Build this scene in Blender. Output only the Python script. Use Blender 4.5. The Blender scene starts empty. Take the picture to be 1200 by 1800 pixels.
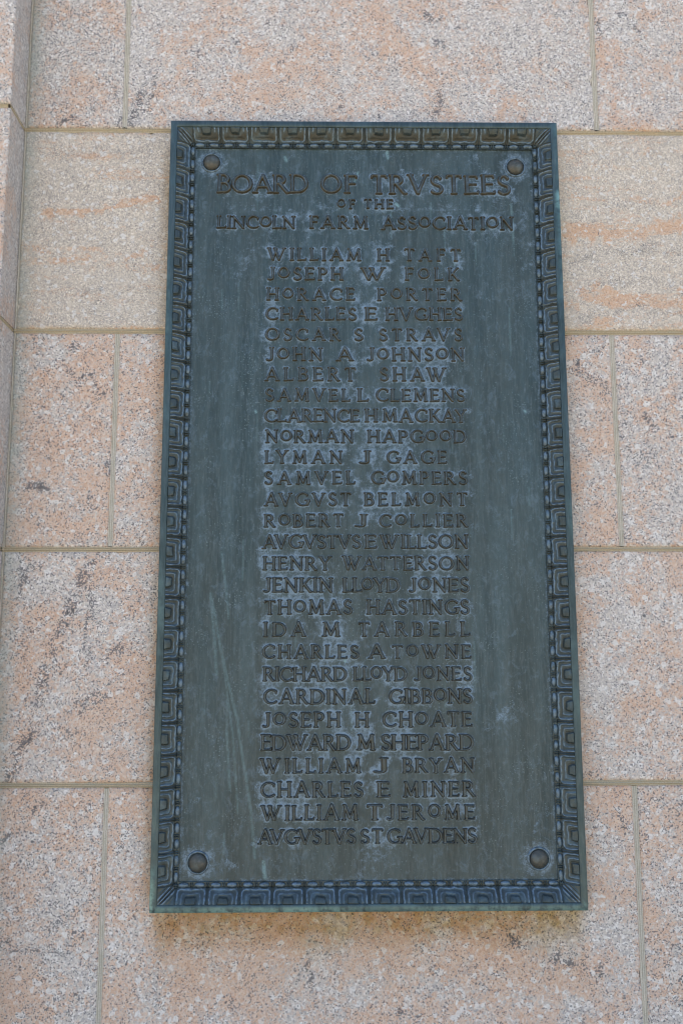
import bpy, math, random
import numpy as np
from mathutils import Matrix, Vector
random.seed(7)
S = bpy.context.scene
C = S.collection
Z0 = 1.16                      # height of the plaque's lower edge above the ground

# ---------------------------------------------------------------- camera
def camera():
    cd = bpy.data.cameras.new('camera'); co = bpy.data.objects.new('camera', cd); C.objects.link(co)
    x, y, z, yaw, pit, roll = -0.07029, -1.68265, 0.43869 + Z0, 0.014553, 0.151185, -0.00228
    fw = Vector((math.sin(yaw)*math.cos(pit), math.cos(yaw)*math.cos(pit), math.sin(pit)))
    r = Vector((math.cos(yaw), -math.sin(yaw), 0)); u = r.cross(fw)
    r2 = r*math.cos(roll) + u*math.sin(roll); u2 = -r*math.sin(roll) + u*math.cos(roll)
    m = Matrix((r2, u2, -fw)).transposed().to_4x4(); m.translation = (x, y, z)
    co.matrix_world = m
    cd.sensor_fit = 'VERTICAL'; cd.sensor_height = 36; cd.lens = 1618.067/1800*36
    cd.clip_start = 0.05; cd.clip_end = 2000
    S.camera = co
camera()
# ---------------------------------------------------------------- sky, sun, exposure
SUN_EL, SUN_AZ = math.radians(60), math.radians(-35)      # sun stands behind the wall: the face is in open shade
w = bpy.data.worlds.new('World'); S.world = w; w.use_nodes = True
nt = w.node_tree; nt.nodes.clear()
sky = nt.nodes.new('ShaderNodeTexSky'); sky.sky_type = 'NISHITA'; sky.sun_disc = False
sky.sun_elevation = SUN_EL; sky.sun_rotation = SUN_AZ; sky.air_density = 1.0; sky.dust_density = 1.6; sky.ozone_density = 1.0
bg = nt.nodes.new('ShaderNodeBackground'); bg.inputs[1].default_value = 0.15
wo = nt.nodes.new('ShaderNodeOutputWorld')
nt.links.new(sky.outputs[0], bg.inputs[0]); nt.links.new(bg.outputs[0], wo.inputs[0])
sd = bpy.data.lights.new('sun', 'SUN'); sd.energy = 3.6; sd.angle = math.radians(0.5); sd.color = (1.0, 0.94, 0.85)
so = bpy.data.objects.new('sun', sd); C.objects.link(so)
dirv = Vector((math.sin(SUN_AZ)*math.cos(SUN_EL), math.cos(SUN_AZ)*math.cos(SUN_EL), math.sin(SUN_EL)))
so.rotation_euler = dirv.to_track_quat('Z', 'Y').to_euler(); so.location = dirv*30
S.view_settings.view_transform = 'Standard'; S.view_settings.look = 'None'
S.view_settings.gamma = 1.0; S.view_settings.use_curve_mapping = False
S.view_settings.exposure = 1.06
S.cycles.filter_width = 1.1; S.cycles.max_bounces = 6; S.cycles.diffuse_bounces = 4

# ---------------------------------------------------------------- helpers
def link(name, me, mat=None, parent=None, loc=(0, 0, 0)):
    o = bpy.data.objects.new(name, me); C.objects.link(o); o.location = loc
    if mat is not None and me is not None and not me.materials: me.materials.append(mat)
    if parent is not None: o.parent = parent
    return o
def tag(o, label=None, cat=None, group=None, kind=None):
    if label: o['label'] = label
    if cat: o['category'] = cat
    if group: o['group'] = group
    if kind: o['kind'] = kind
    return o
def mesh(name, V, F, smooth=True, attrs=None):
    me = bpy.data.meshes.new(name)
    V = np.asarray(V, dtype=np.float32); n = len(V)
    if isinstance(F, np.ndarray):
        k = F.shape[1]; m = len(F)
        me.vertices.add(n); me.vertices.foreach_set('co', V.ravel())
        me.loops.add(m*k); me.loops.foreach_set('vertex_index', F.astype(np.int32).ravel())
        me.polygons.add(m); me.polygons.foreach_set('loop_start', np.arange(0, m*k, k, dtype=np.int32))
        me.update(calc_edges=True)
    else:
        me.from_pydata(V.tolist(), [], F); me.update()
    me.polygons.foreach_set('use_smooth', np.full(len(me.polygons), smooth, dtype=bool))
    for k_, a in (attrs or {}).items():
        at = me.attributes.new(k_, 'FLOAT', 'POINT'); at.data.foreach_set('value', np.asarray(a, np.float32).ravel())
    me.update()
    return me
def gridfaces(nx, nz, mask=None):
    i = np.arange((nx-1)*(nz-1)); x = i % (nx-1); z = i // (nx-1); a = z*nx + x
    F = np.stack([a, a+1, a+nx+1, a+nx], 1)
    return F if mask is None else F[mask.ravel()]
def _h(ix, iy, seed):
    n = (ix.astype(np.int64)*374761393 + iy.astype(np.int64)*668265263 + seed*982451653) & 0xffffffff
    n = ((n ^ (n >> 13))*1274126177) & 0xffffffff
    return ((n ^ (n >> 16)) & 0xffff)/65535.0
def vn(x, y, seed=0):
    x = np.asarray(x, float); y = np.asarray(y, float)
    ix = np.floor(x); iy = np.floor(y); fx = x-ix; fy = y-iy
    fx = fx*fx*(3-2*fx); fy = fy*fy*(3-2*fy)
    a = _h(ix, iy, seed); b = _h(ix+1, iy, seed); c = _h(ix, iy+1, seed); d = _h(ix+1, iy+1, seed)
    return (a*(1-fx)+b*fx)*(1-fy) + (c*(1-fx)+d*fx)*fy
def fbm(x, y, seed=0, o=3):
    s = 0; a = .5; t = 0
    for k in range(o):
        s = s + a*vn(x*2**k, y*2**k, seed+k*17); t += a; a *= .5
    return s/t
def ss(a, b, x):
    t = np.clip((x-a)/(b-a), 0, 1); return t*t*(3-2*t)
def segdist(X, Y, x0, y0, x1, y1):
    dx, dy = x1-x0, y1-y0; L = dx*dx+dy*dy+1e-12
    t = np.clip(((X-x0)*dx+(Y-y0)*dy)/L, 0, 1)
    return np.hypot(X-x0-t*dx, Y-y0-t*dy), t
def stroke_field(X, Y, pts, r, seed=0):
    """1 on the polyline, falling to 0 at distance r, with a ragged edge"""
    d = np.full(X.shape, 9.)
    for (a, b) in zip(pts[:-1], pts[1:]):
        q, _ = segdist(X, Y, a[0], a[1], b[0], b[1]); d = np.minimum(d, q)
    return np.clip(1-d/r, 0, 1)

# ---------------------------------------------------------------- node helpers
class N:
    def __init__(s, name, rough=.7):
        s.m = bpy.data.materials.new(name); s.m.use_nodes = True; s.t = s.m.node_tree
        s.b = s.t.nodes['Principled BSDF']; s.b.inputs['Roughness'].default_value = rough
    def n(s, typ, ins=None, **kw):
        x = s.t.nodes.new(typ)
        for k, v in kw.items(): setattr(x, k, v)
        for k, v in (ins or {}).items():
            if isinstance(v, bpy.types.NodeSocket): s.t.links.new(v, x.inputs[k])
            else: x.inputs[k].default_value = v
        return x
    def math(s, op, a, b=0.0, c=None, clamp=False):
        i = {0: a, 1: b}
        if c is not None: i[2] = c
        return s.n('ShaderNodeMath', i, operation=op, use_clamp=clamp).outputs[0]
    def mr(s, v, a, b, c=0.0, d=1.0, smooth=True):
        return s.n('ShaderNodeMapRange', {0: v, 1: a, 2: b, 3: c, 4: d}, interpolation_type='SMOOTHSTEP' if smooth else 'LINEAR').outputs[0]
    def mix(s, f, a, b, mode='MIX'):
        x = s.t.nodes.new('ShaderNodeMix'); x.data_type = 'RGBA'; x.blend_type = mode
        for k, v in ((0, f), (6, a), (7, b)):
            if isinstance(v, bpy.types.NodeSocket): s.t.links.new(v, x.inputs[k])
            else: x.inputs[k].default_value = v if k == 0 or len(v) == 4 else (*v, 1)
        return x.outputs[2]
    def noise(s, co, scale, det=2.0, rough=.5, dist=0.0):
        return s.n('ShaderNodeTexNoise', {'Vector': co, 'Scale': scale, 'Detail': det, 'Roughness': rough, 'Distortion': dist}).outputs[0]
    def vor(s, co, scale, rnd=1.0, feature='F1'):
        return s.n('ShaderNodeTexVoronoi', {'Vector': co, 'Scale': scale, 'Randomness': rnd}, feature=feature)
    def attr(s, name): return s.n('ShaderNodeAttribute', attribute_name=name).outputs['Fac']
    def vscale(s, co, v): return s.n('ShaderNodeVectorMath', {0: co, 1: v}, operation='MULTIPLY').outputs[0]
    def vadd(s, co, v): return s.n('ShaderNodeVectorMath', {0: co, 1: v}, operation='ADD').outputs[0]
    def sep(s, c):
        x = s.n('ShaderNodeSeparateColor', {0: c}); return x.outputs
    def ramp(s, v, stops, interp='LINEAR'):
        x = s.n('ShaderNodeValToRGB', {0: v}); cr = x.color_ramp; cr.interpolation = interp
        while len(cr.elements) < len(stops): cr.elements.new(.5)
        for e, (p, c) in zip(cr.elements, stops): e.position = p; e.color = (*c, 1)
        return x.outputs[0]
    def bump(s, h, strength, dist):
        x = s.n('ShaderNodeBump', {'Height': h, 'Strength': strength, 'Distance': dist})
        s.t.links.new(x.outputs[0], s.b.inputs['Normal'])
    def out(s, col=None, rough=None, metal=None):
        for k, v in (('Base Color', col), ('Roughness', rough), ('Metallic', metal)):
            if v is None: continue
            if isinstance(v, bpy.types.NodeSocket): s.t.links.new(v, s.b.inputs[k])
            else: s.b.inputs[k].default_value = v if not isinstance(v, tuple) else (*v, 1)
        return s.m

# ---------------------------------------------------------------- materials
def granite():
    g = N('granite', .75)
    oi = g.n('ShaderNodeObjectInfo'); tc = g.n('ShaderNodeTexCoord').outputs['Object']
    prm = g.sep(oi.outputs['Color']); pink, dark, band = prm[0], prm[1], prm[2]
    off = g.n('ShaderNodeCombineXYZ', {0: g.math('MULTIPLY', oi.outputs['Random'], 37.0), 1: g.math('MULTIPLY', oi.outputs['Random'], 11.0), 2: g.math('MULTIPLY', oi.outputs['Random'], 23.0)}).outputs[0]
    co = g.vadd(tc, off)
    # gently dipping bands: coordinates stretched along the bedding
    rt = g.n('ShaderNodeMapping', {'Vector': co, 'Rotation': (0, math.radians(9), 0), 'Scale': (1.6, 4, 9.0)}).outputs[0]
    wob = g.n('ShaderNodeTexNoise', {'Vector': co, 'Scale': 90.0, 'Detail': 2.0}).outputs['Color']
    wv = g.vscale(g.vadd(wob, (-.5, -.5, -.5)), (.006, .006, .006))
    sc = g.n('ShaderNodeMapRange', {0: band, 3: 1.0, 4: 1.45}).outputs[0]
    cw = g.n('ShaderNodeVectorMath', {0: g.vadd(co, wv), 3: sc}, operation='SCALE').outputs[0]
    grain = g.vor(cw, 300.0); gs = g.sep(grain.outputs['Color'])
    grain2 = g.vor(cw, 500.0); gs2 = g.sep(grain2.outputs['Color'])
    big = g.vor(cw, 120.0); gb = g.sep(big.outputs['Color'])
    cloud = g.noise(co, 14.0, 3.0, .6)
    cloud2 = g.noise(co, 5.0, 2.0, .5)
    bands = g.noise(rt, 6.0, 3.0, .55)
    fld = g.mix(band, cloud, bands)                               # a grey value in a colour socket
    fld = g.sep(fld)[0]
    # chance that a grain is pink feldspar
    pk = g.math('ADD', g.math('MULTIPLY', g.math('SUBTRACT', fld, .5), 2.1), g.math('MULTIPLY', g.math('SUBTRACT', cloud2, .5), .8))
    pk = g.math('ADD', pk, g.math('ADD', g.math('ADD', pink, .03), g.math('MULTIPLY', g.attr('peach'), 1.5)))
    rnd = g.math('ADD', g.math('MULTIPLY', gs[0], .45), g.math('ADD', g.math('MULTIPLY', gb[0], .35), .10))
    ispink = g.mr(g.math('SUBTRACT', pk, rnd), -.26, .30)
    pale = g.ramp(gs[1], [(0, (.37, .36, .36)), (.22, (.49, .46, .44)), (.5, (.58, .54, .49)), (.8, (.68, .64, .60)), (1, (.82, .80, .78))])
    rosy = g.ramp(gs[2], [(0, (.55, .36, .26)), (.4, (.61, .43, .32)), (.75, (.64, .48, .38)), (1, (.67, .54, .45))])
    col = g.mix(ispink, pale, rosy)
    col = g.mix(g.math('MULTIPLY', band, .8), col, (1.0, .94, .83), 'MULTIPLY')
    # pale quartz clots
    wh = g.math('MULTIPLY', g.mr(gb[1], .90, .94), .75)
    col = g.mix(wh, col, (.74, .73, .71))
    # smoky quartz
    sm = g.mr(g.math('ADD', gs2[1], g.math('MULTIPLY', g.math('SUBTRACT', g.noise(co, 40.0, 2.0), .5), .8)), .72, .92)
    col = g.mix(g.math('MULTIPLY', sm, g.mr(band, 0, 1, .45, .28)), col, (.36, .35, .36))
    # biotite flecks, gathered into clots and veins
    cl = g.noise(co, 26.0, 3.0, .65)
    vein = g.attr('vein')
    vein = g.math('MULTIPLY', vein, g.mr(g.noise(co, 75.0, 3.0, .65), .34, .60, .2, 1.0))
    th = g.math('ADD', g.math('MULTIPLY', g.math('SUBTRACT', cl, .5), .45), g.math('ADD', g.math('MULTIPLY', dark, .34), g.math('MULTIPLY', vein, 1.15)))
    fl = g.mr(g.math('SUBTRACT', th, gs2[0]), -.03, .05)
    col = g.mix(g.math('MULTIPLY', fl, g.mr(band, 0, 1, .84, .58)), col, (.10, .105, .12))
    # coarse black clots
    bk = g.mr(g.math('SUBTRACT', g.math('ADD', g.math('MULTIPLY', g.math('SUBTRACT', g.noise(co, 17.0, 4.0, .75), .605), 2.4), g.math('MULTIPLY', vein, .75)), gs[1]), 0.0, .08)
    col = g.mix(g.math('MULTIPLY', bk, .75), col, (.075, .075, .085))
    # fine tooth
    fine = g.noise(co, 620.0, 2.0, .6)
    col = g.mix(.35, col, g.ramp(fine, [(.3, (.30, .30, .30)), (.7, (.85, .85, .85))]), 'OVERLAY')
    # broad weathering
    col = g.mix(g.math('MULTIPLY', g.mr(g.noise(tc, 3.0, 3.0), .45, .8), .16), col, (.50, .47, .43))
    # iron run-off and a green-grey tint by the inner corner
    rn = g.noise(co, 60.0, 3.0, .6)
    ru = g.math('MULTIPLY', g.attr('rust'), g.mr(rn, .2, .75, .55, 1.0))
    col = g.mix(ru, col, (.60, .44, .20), 'MULTIPLY')
    al = g.math('MULTIPLY', g.attr('corner_tint'), g.mr(rn, .25, .7, .4, 1.0))
    col = g.mix(al, col, (.34, .40, .36))
    gr_ = g.math('MULTIPLY', g.attr('shade_grime'), g.mr(g.noise(g.vscale(tc, (90., 90., 12.)), 1.0, 3.0, .6), .25, .7, .12, .38))
    col = g.mix(gr_, col, (.36, .35, .36))  # grey tint: some dirt, mostly the return face's shade put into colour
    h = g.math('ADD', g.math('MULTIPLY', fine, .5), g.math('MULTIPLY', gs[0], .8))
    g.bump(h, .35, .0012)
    return g.out(col, rough=g.mr(gs[1], 0, 1, .55, .85))
def mortar(name, c1, c2):
    g = N(name, .92); tc = g.n('ShaderNodeTexCoord').outputs['Object']
    a = g.noise(tc, 45.0, 3.0, .6); b = g.noise(tc, 600.0, 2.0, .6)
    col = g.mix(g.mr(a, .35, .65), c1, c2)
    col = g.mix(.5, col, g.ramp(b, [(.3, (.25, .25, .25)), (.7, (.78, .78, .78))]), 'OVERLAY')
    col = g.mix(g.math('MULTIPLY', g.attr('groove'), .75 if name[0] == 'b' else .3), col, (.22, .17, .08))
    g.bump(b, .5, .001)
    return g.out(col)
def bronze(name, kind):
    g = N(name, .45); tc = g.n('ShaderNodeTexCoord').outputs['Object']
    geo = g.n('ShaderNodeNewGeometry').outputs['Position'] if kind in ('letter', 'trim') else tc
    co = geo
    streak = g.noise(g.vscale(co, (34.0, 34.0, 2.6)), 1.0, 5.0, .65)
    fs = g.noise(g.vscale(co, (260.0, 260.0, 30.0)), 1.0, 4.0, .7)
    blot = g.noise(co, 9.0, 4.0, .62)
    spk = g.noise(co, 420.0, 2.0, .7); mid = g.noise(co, 120.0, 3.0, .65)
    slate = g.mix(g.mr(streak, .32, .68), (.032, .056, .060), (.060, .098, .108))
    slate = g.mix(g.math('MULTIPLY', g.mr(fs, .42, .75), .45), slate, (.13, .17, .185))
    slate = g.mix(g.math('MULTIPLY', g.mr(blot, .45, .75), .45), slate, (.064, .096, .102))
    brown = (.070, .078, .062)
    pat = (.22, .32, .42); verd = (.24, .43, .41)
    if kind == 'panel':
        br = g.math('MULTIPLY', g.attr('brown'), g.mr(mid, .2, .8, .55, 1.0))
        col = g.mix(br, slate, brown)
        p = g.attr('patina')
        pp = g.mr(g.math('ADD', p, g.math('MULTIPLY', g.math('SUBTRACT', g.math('ADD', g.math('MULTIPLY', mid, .6), g.math('MULTIPLY', spk, .4)), .5), 2.6)), .25, 1.15)
        pp = g.math('MULTIPLY', pp, g.mr(p, 0.0, .15))
        col = g.mix(g.math('MULTIPLY', pp, .92), col, pat)
        sc_ = g.noise(g.vscale(co, (70., 70., 45.)), 1.0, 6.0, .8, .6)
        col = g.mix(g.math('MULTIPLY', g.mr(sc_, .50, .68), .20), col, pat)
        col = g.mix(g.math('MULTIPLY', g.mr(sc_, .48, .34), .28), col, (.040, .055, .056))
        sp = g.mr(g.math('ADD', g.noise(co, 300.0, 1.0), g.math('MULTIPLY', g.noise(co, 16.0, 3.0), .45)), .90, .98)
        col = g.mix(g.math('MULTIPLY', sp, .35), col, (.26, .35, .38))
        vd = g.math('MULTIPLY', g.attr('verdigris'), g.mr(g.math('ADD', g.math('MULTIPLY', mid, .6), g.math('MULTIPLY', spk, .4)), .36, .58, .25, 1.0))
        col = g.mix(vd, col, (.22, .37, .40))
    elif kind == 'letter':
        e = g.attr('edge')
        col = g.mix(g.mr(mid, .3, .7), (.054, .067, .065), (.078, .099, .103))
        col = g.mix(g.math('MULTIPLY', e, .85), col, (.105, .078, .036))  # bevels browned: oxide plus warm ground reflection painted into the colour
        col = g.mix(g.math('MULTIPLY', g.attr('foot'), g.mr(mid, .25, .55, .30, .95)), col, pat)
        col = g.mix(g.math('MULTIPLY', g.mr(mid, .56, .74), .22), col, pat)
    elif kind == 'trim':
        e = g.attr('edge')
        col = g.mix(.5, slate, g.mix(g.mr(g.noise(co, 45.0, 4.0, .7), .35, .65), (.056, .056, .042), (.046, .064, .076)))
        col = g.mix(g.math('MULTIPLY', e, g.mr(mid, .3, .65, .10, .85)), col, pat)
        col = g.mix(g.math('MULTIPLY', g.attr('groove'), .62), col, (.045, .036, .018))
        col = g.mix(g.math('MULTIPLY', g.mr(g.noise(co, 35.0, 3.0, .6), .52, .74), .45), col, (.12, .19, .23))
    elif kind == 'bolt':
        col = g.mix(g.mr(mid, .35, .65), (.075, .085, .080), (.12, .115, .095))
        col = g.mix(g.mr(g.noise(co, 60.0, 3.0, .6), .5, .7, 0, .6), col, (.10, .15, .17))
    else:  # rim
        col = g.mix(g.mr(g.noise(g.vscale(co, (20., 20., 20.)), 1.0, 4.0, .6), .48, .72), slate, (.075, .125, .135))
        vd = g.math('MULTIPLY', g.attr('verdigris'), g.mr(g.noise(co, 70.0, 4.0, .7), .34, .58, .1, 1.0))
        col = g.mix(vd, col, verd)
    h = g.math('ADD', g.math('MULTIPLY', spk, .4), mid)
    g.bump(h, .28, .0012)
    g.b.inputs['Specular IOR Level'].default_value = .38 if kind == 'panel' else .5
    return g.out(col, rough=(.52 if kind == 'bolt' else g.mr(mid, .3, .7, .30, .50)), metal=(.10 if kind == 'panel' else .42))
GR = granite()
MH = mortar('bed_mortar', (.50, .43, .31), (.46, .42, .32))
MV = mortar('perpend_mortar', (.62, .59, .51), (.55, .53, .45))
BP = bronze('bronze_panel', 'panel'); BL = bronze('bronze_letter', 'letter'); BT = bronze('bronze_trim', 'trim'); BO = bronze('bronze_bolt', 'bolt'); BR = bronze('bronze_rim', 'rim')

# ---------------------------------------------------------------- ground (out of the frame; its sunlit part throws warm light upward)
gm = N('pale_paving', .9); tcg = gm.n('ShaderNodeTexCoord').outputs['Object']
gcol = gm.mix(gm.noise(tcg, 2.0, 4.0), (.44, .35, .23), (.56, .46, .32))
gm.out(gcol)
tag(link('ground', mesh('ground', [(-300, -300, 0), (300, -300, 0), (300, 300, 0), (-300, 300, 0)], [(0, 1, 2, 3)], False), gm.m), kind='structure')

# ---------------------------------------------------------------- granite wall
wall = tag(bpy.data.objects.new('granite_wall', None), 'pink and grey granite block wall with mortar joints behind the bronze plaque', 'wall'); C.objects.link(wall)
ZJ = [-1.16, -.62, -.212, .2077, .626, 1.043, 1.4557, 1.872, 2.29, 2.70]      # course joints, from the plaque's lower edge
XI = -.66615; PD = .081
VEINS = [  # polyline, radius, strength, in plaque coordinates
    ([(-.497, .607), (-.515, .580), (-.520, .565)], .018, .85), ([(-.520, .565), (-.533, .528), (-.552, .487), (-.570, .436)], .018, .55),
    ([(-.570, .436), (-.585, .366), (-.600, .300)], .026, .42), ([(-.600, .300), (-.609, .272), (-.622, .240), (-.640, .217)], .018, .80),
    ([(-.497, .559), (-.500, .500), (-.513, .400)], .020, .45), ([(-.60, .598), (-.620, .588)], .020, .8), ([(-.62, .575), (-.63, .55)], .016, .5),
    ([(-.53, .34), (-.47, .36)], .030, .45), ([(-.47, .43), (-.44, .45)], .022, .5), ([(-.55, .29), (-.51, .30)], .02, .4),
    ([(-.556, 1.012), (-.552, .998)], .012, .9), ([(-.532, .953), (-.512, .940)], .013, .9), ([(-.505, .934), (-.492, .922)], .012, 1.0), ([(-.57, .97), (-.53, .93)], .02, .35),
    ([(-.625, .745), (-.60, .738), (-.582, .742)], .016, .8), ([(-.48, .79), (-.476, .77)], .012, .6), ([(-.51, .72), (-.50, .70)], .016, .5),
    ([(-.60, 1.467), (-.575, 1.475)], .016, .9), ([(-.465, 1.463), (-.450, 1.500), (-.44, 1.53)], .026, .62), ([(-.49, 1.47), (-.478, 1.48)], .015, .7),
    ([(-.287, 1.712), (-.278, 1.692)], .010, 1.0), ([(-.256, 1.658), (-.255, 1.645)], .009, .9), ([(-.252, 1.632), (-.248, 1.628)], .008, 1.0),
    ([(-.345, 1.63), (-.325, 1.61)], .012, .6), ([(-.41, 1.58), (-.43, 1.50)], .016, .45), ([(.125, 1.712), (.15, 1.70)], .014, .8), ([(.145, 1.655), (.165, 1.645)], .012, .6),
    ([(.474, 1.695), (.472, 1.680)], .011, 1.0), ([(.515, 1.722), (.535, 1.705)], .011, 1.0), ([(.54, 1.70), (.565, 1.67)], .012, .5),
    ([(.15, 1.545), (.155, 1.52), (.145, 1.49)], .018, .5), ([(-.05, 1.508), (-.046, 1.500)], .009, 1.0), ([(-.15, 1.63), (-.13, 1.635)], .01, .8), ([(-.17, 1.60), (-.155, 1.605)], .01, .7),
    ([(.40, 1.185), (.43, 1.193), (.47, 1.209), (.55, 1.203), (.66, 1.216)], .012, .62), ([(.53, 1.212), (.57, 1.216)], .013, .7), ([(.42, 1.13), (.50, 1.15), (.60, 1.145)], .020, .25),
    ([(.66, 1.27), (.68, 1.28)], .012, .9), ([(.42, 1.068), (.52, 1.098), (.60, 1.075), (.66, 1.068)], .014, .35),
    ([(-.55, 1.12), (-.50, 1.13)], .010, .55), ([(-.52, 1.10), (-.45, 1.125), (-.41, 1.13)], .010, .32), ([(-.44, 1.17), (-.40, 1.18)], .014, .35), ([(-.60, 1.40), (-.42, 1.415)], .03, .22),
    ([(.405, .985), (.412, .975)], .011, .9), ([(.40, .965), (.43, .955)], .018, .6), ([(.43, 1.005), (.455, 1.01)], .013, .7), ([(.43, .95), (.455, .93)], .03, .35),
    ([(.525, .873), (.545, .868)], .012, .7), ([(.57, .838), (.59, .830)], .013, .8), ([(.55, .815), (.52, .80)], .012, .5),
    ([(.25, -.050), (.262, -.070)], .014, .85), ([(.31, -.082), (.345, -.088), (.36, -.10)], .014, .9), ([(.37, -.10), (.40, -.105)], .010, .6),
    ([(-.105, -.095), (-.103, -.12)], .012, .8), ([(-.05, -.10), (-.06, -.12)], .012, .75), ([(.10, -.10), (.112, -.112)], .012, .8), ([(.05, -.17), (.08, -.18)], .016, .6),
    ([(-.23, -.15), (-.225, -.17)], .012, .7), ([(-.54, -.02), (-.50, -.04)], .02, .45), ([(-.64, -.05), (-.59, -.065), (-.52, -.068)], .014, .5),
    ([(-.575, .175), (-.582, .150)], .009, .95), ([(-.60, .19), (-.57, .18)], .015, .4), ([(-.628, .125), (-.645, .10)], .010, 1.0), ([(.52, -.15), (.55, -.17)], .02, .8), ([(.535, -.115), (.545, -.12)], .01, .9),
    ([(.48, .17), (.52, .18), (.56, .165)], .03, .3), ([(.44, .16), (.455, .13)], .02, .35),
]
PEACH = [([(.42, 1.245), (.46, 1.238), (.50, 1.25)], .016, .9), ([(.55, 1.255), (.60, 1.262)], .018, .9), ([(.40, 1.235), (.41, 1.225)], .014, .7), ([(.44, 1.135), (.50, 1.118), (.56, 1.11)], .018, .8), ([(.47, 1.10), (.53, 1.095)], .016, .8), ([(.60, 1.135), (.66, 1.14)], .016, .7), ([(.38, 1.10), (.41, 1.09)], .014, .6), ([(.44, 1.065), (.46, 1.06)], .012, .9), ([(.55, 1.06), (.62, 1.085)], .012, .5), ([(.58, 1.30), (.64, 1.325)], .010, .5),
         ([(.40, 1.25), (.47, 1.245), (.54, 1.25), (.64, 1.26)], .045, .55), ([(.42, 1.12), (.52, 1.10), (.65, 1.11)], .035, .6),
         ([(-.62, 1.278), (-.54, 1.283), (-.46, 1.30), (-.40, 1.315)], .016, .75), ([(-.60, 1.18), (-.57, 1.185)], .012, .5), ([(-.45, 1.185), (-.42, 1.20)], .018, .5),
         ([(-.60, .95), (-.50, .99)], .06, .28), ([(-.58, .68), (-.50, .66)], .05, .25), ([(-.26, 1.55), (-.18, 1.60)], .05, .2)]
PALE = [([(-.595, .735), (-.572, .712)], .012, 1.), ([(-.57, .71), (-.555, .702)], .008, .9), ([(-.55, .78), (-.54, .775)], .012, .8), ([(-.51, .785), (-.505, .775)], .010, .7)]
def block(x0, x1, z0, z1, y=0.0, depth=.15, vis=False, parent=None, side=False):
    """one dressed granite block: front face at y, facing -Y"""
    g = .0042; r = .0035
    x0 += g; x1 -= g; z0 += g; z1 -= g
    st = .006 if vis else .06
    def line(a, b):
        inner = np.linspace(a+r, b-r, max(3, int((b-a)/st)))
        e = np.array([0, .35*r])
        return np.concatenate([a+e, inner, (b-e)[::-1]])
    xs, zs = line(x0, x1), line(z0, z1); nx, nz = len(xs), len(zs)
    X, Z = np.meshgrid(xs, zs)
    d = np.minimum(np.minimum(X-x0, x1-X), np.minimum(Z-z0, z1-Z))
    t = np.clip(1-d/r, 0, 1)
    off = r*(1-np.sqrt(1-np.minimum(t, .999)**2))
    rg = 0.0006*(fbm(X*60, Z*60, 3)-.5)*2 + .0012*(fbm(X*9, Z*9, 5)-.5)*2
    chip = .004*ss(.64, .80, fbm(X*55, Z*55, 8))*ss(.012, .0, d)
    Y = y + off + rg + chip
    cx, cz = (x0+x1)/2, (z0+z1)/2
    V = np.stack([X-cx, Y-y, Z-cz], -1).reshape(-1, 3)
    F = gridfaces(nx, nz)
    # skirt
    idx = np.arange(nx*nz).reshape(nz, nx)
    loop = np.concatenate([idx[0, :], idx[1:, -1], idx[-1, -2::-1], idx[-2:0:-1, 0]])
    n0 = len(V); lv = V[loop]; bk = lv.copy(); bk[:, 1] = depth
    V = np.concatenate([V, lv, bk]); m = len(loop); i = np.arange(m); j = (i+1) % m
    F = np.concatenate([F, np.stack([n0+j, n0+i, n0+m+i, n0+m+j], 1)])
    at = {}
    if vis:
        wx, wz = V[:, 0]+cx, V[:, 2]+cz
        jx = wx + .014*(fbm(wx*70, wz*70, 21)-.5)*2; jz = wz + .014*(fbm(wx*70, wz*70, 31)-.5)*2
        v = np.zeros(len(V)); p = np.zeros(len(V)); q = np.zeros(len(V))
        if y == 0:
            for lst, tgt in ((VEINS, v), (PEACH, p), (PALE, q)):
                for pts, rad, s in lst:
                    px = [a for a, _ in pts]; pz = [b for _, b in pts]
                    if max(px) < x0-.05 or min(px) > x1+.05 or max(pz) < z0-.05 or min(pz) > z1+.05: continue
                    np.maximum(tgt, s*stroke_field(jx, jz, pts, rad*.50)**.8, out=tgt)
        # iron stain under the plaque and along its sides
        W2 = .375
        inx = ss(-W2-.012, -W2+.02, wx)*ss(W2+.012, W2-.02, wx)
        drip = .035 + .045*fbm(wx*14, 0*wz+2.2, 41, 3)
        ru = inx*ss(-drip*1.7, -.006, wz)*(wz < .05)*(.95+.5*fbm(wx*40, wz*12, 9))
        ru = np.maximum(ru, .30*inx*ss(-.19, -.02, wz)*(wz < .05))
        ru = np.maximum(ru, .85*ss(.028, 0, np.abs(wx)-W2)*ss(-.01, .03, wz)*ss(1.44, 1.38, wz)*(.3+.9*fbm(wx*30, wz*9, 19)) * (wx < 0))
        ru = np.maximum(ru, .28*ss(.03, 0, np.abs(wx)-W2)*ss(-.01, .03, wz)*ss(1.44, 1.38, wz)*(wx > 0))
        zr = np.minimum(np.abs(wz-z0), np.abs(wz-z1))
        ru = np.maximum(ru, .45*ss(.009, 0, zr)*fbm(wx*20, wz*20, 51))
        al = .75*ss(.045, 0, wx-XI)*(.35+.9*fbm(wx*20, wz*8, 61))*(y == 0)  # green-grey tint, fading out from the inner corner
        at = dict(vein=v, peach=p, pale=q, rust=np.clip(ru, 0, 1), corner_tint=np.clip(al, 0, 1))
    if y != 0: at['shade_grime'] = (np.arange(len(V)) >= n0).astype(float)  # pilaster block sides: painted shade with some dirt
    o = link('granite_block', mesh('granite_block', V, F, True, at), GR, parent, (cx, y, cz+Z0))
    return o
def style(o, pink, dark, band): o.color = (pink, dark, band, 1)
rs = random.Random(3)
spec = {(0, 0): (.56, .34, 0), (0, 1): (.50, .30, 0), (0, 2): (.52, .26, 0)}
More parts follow.
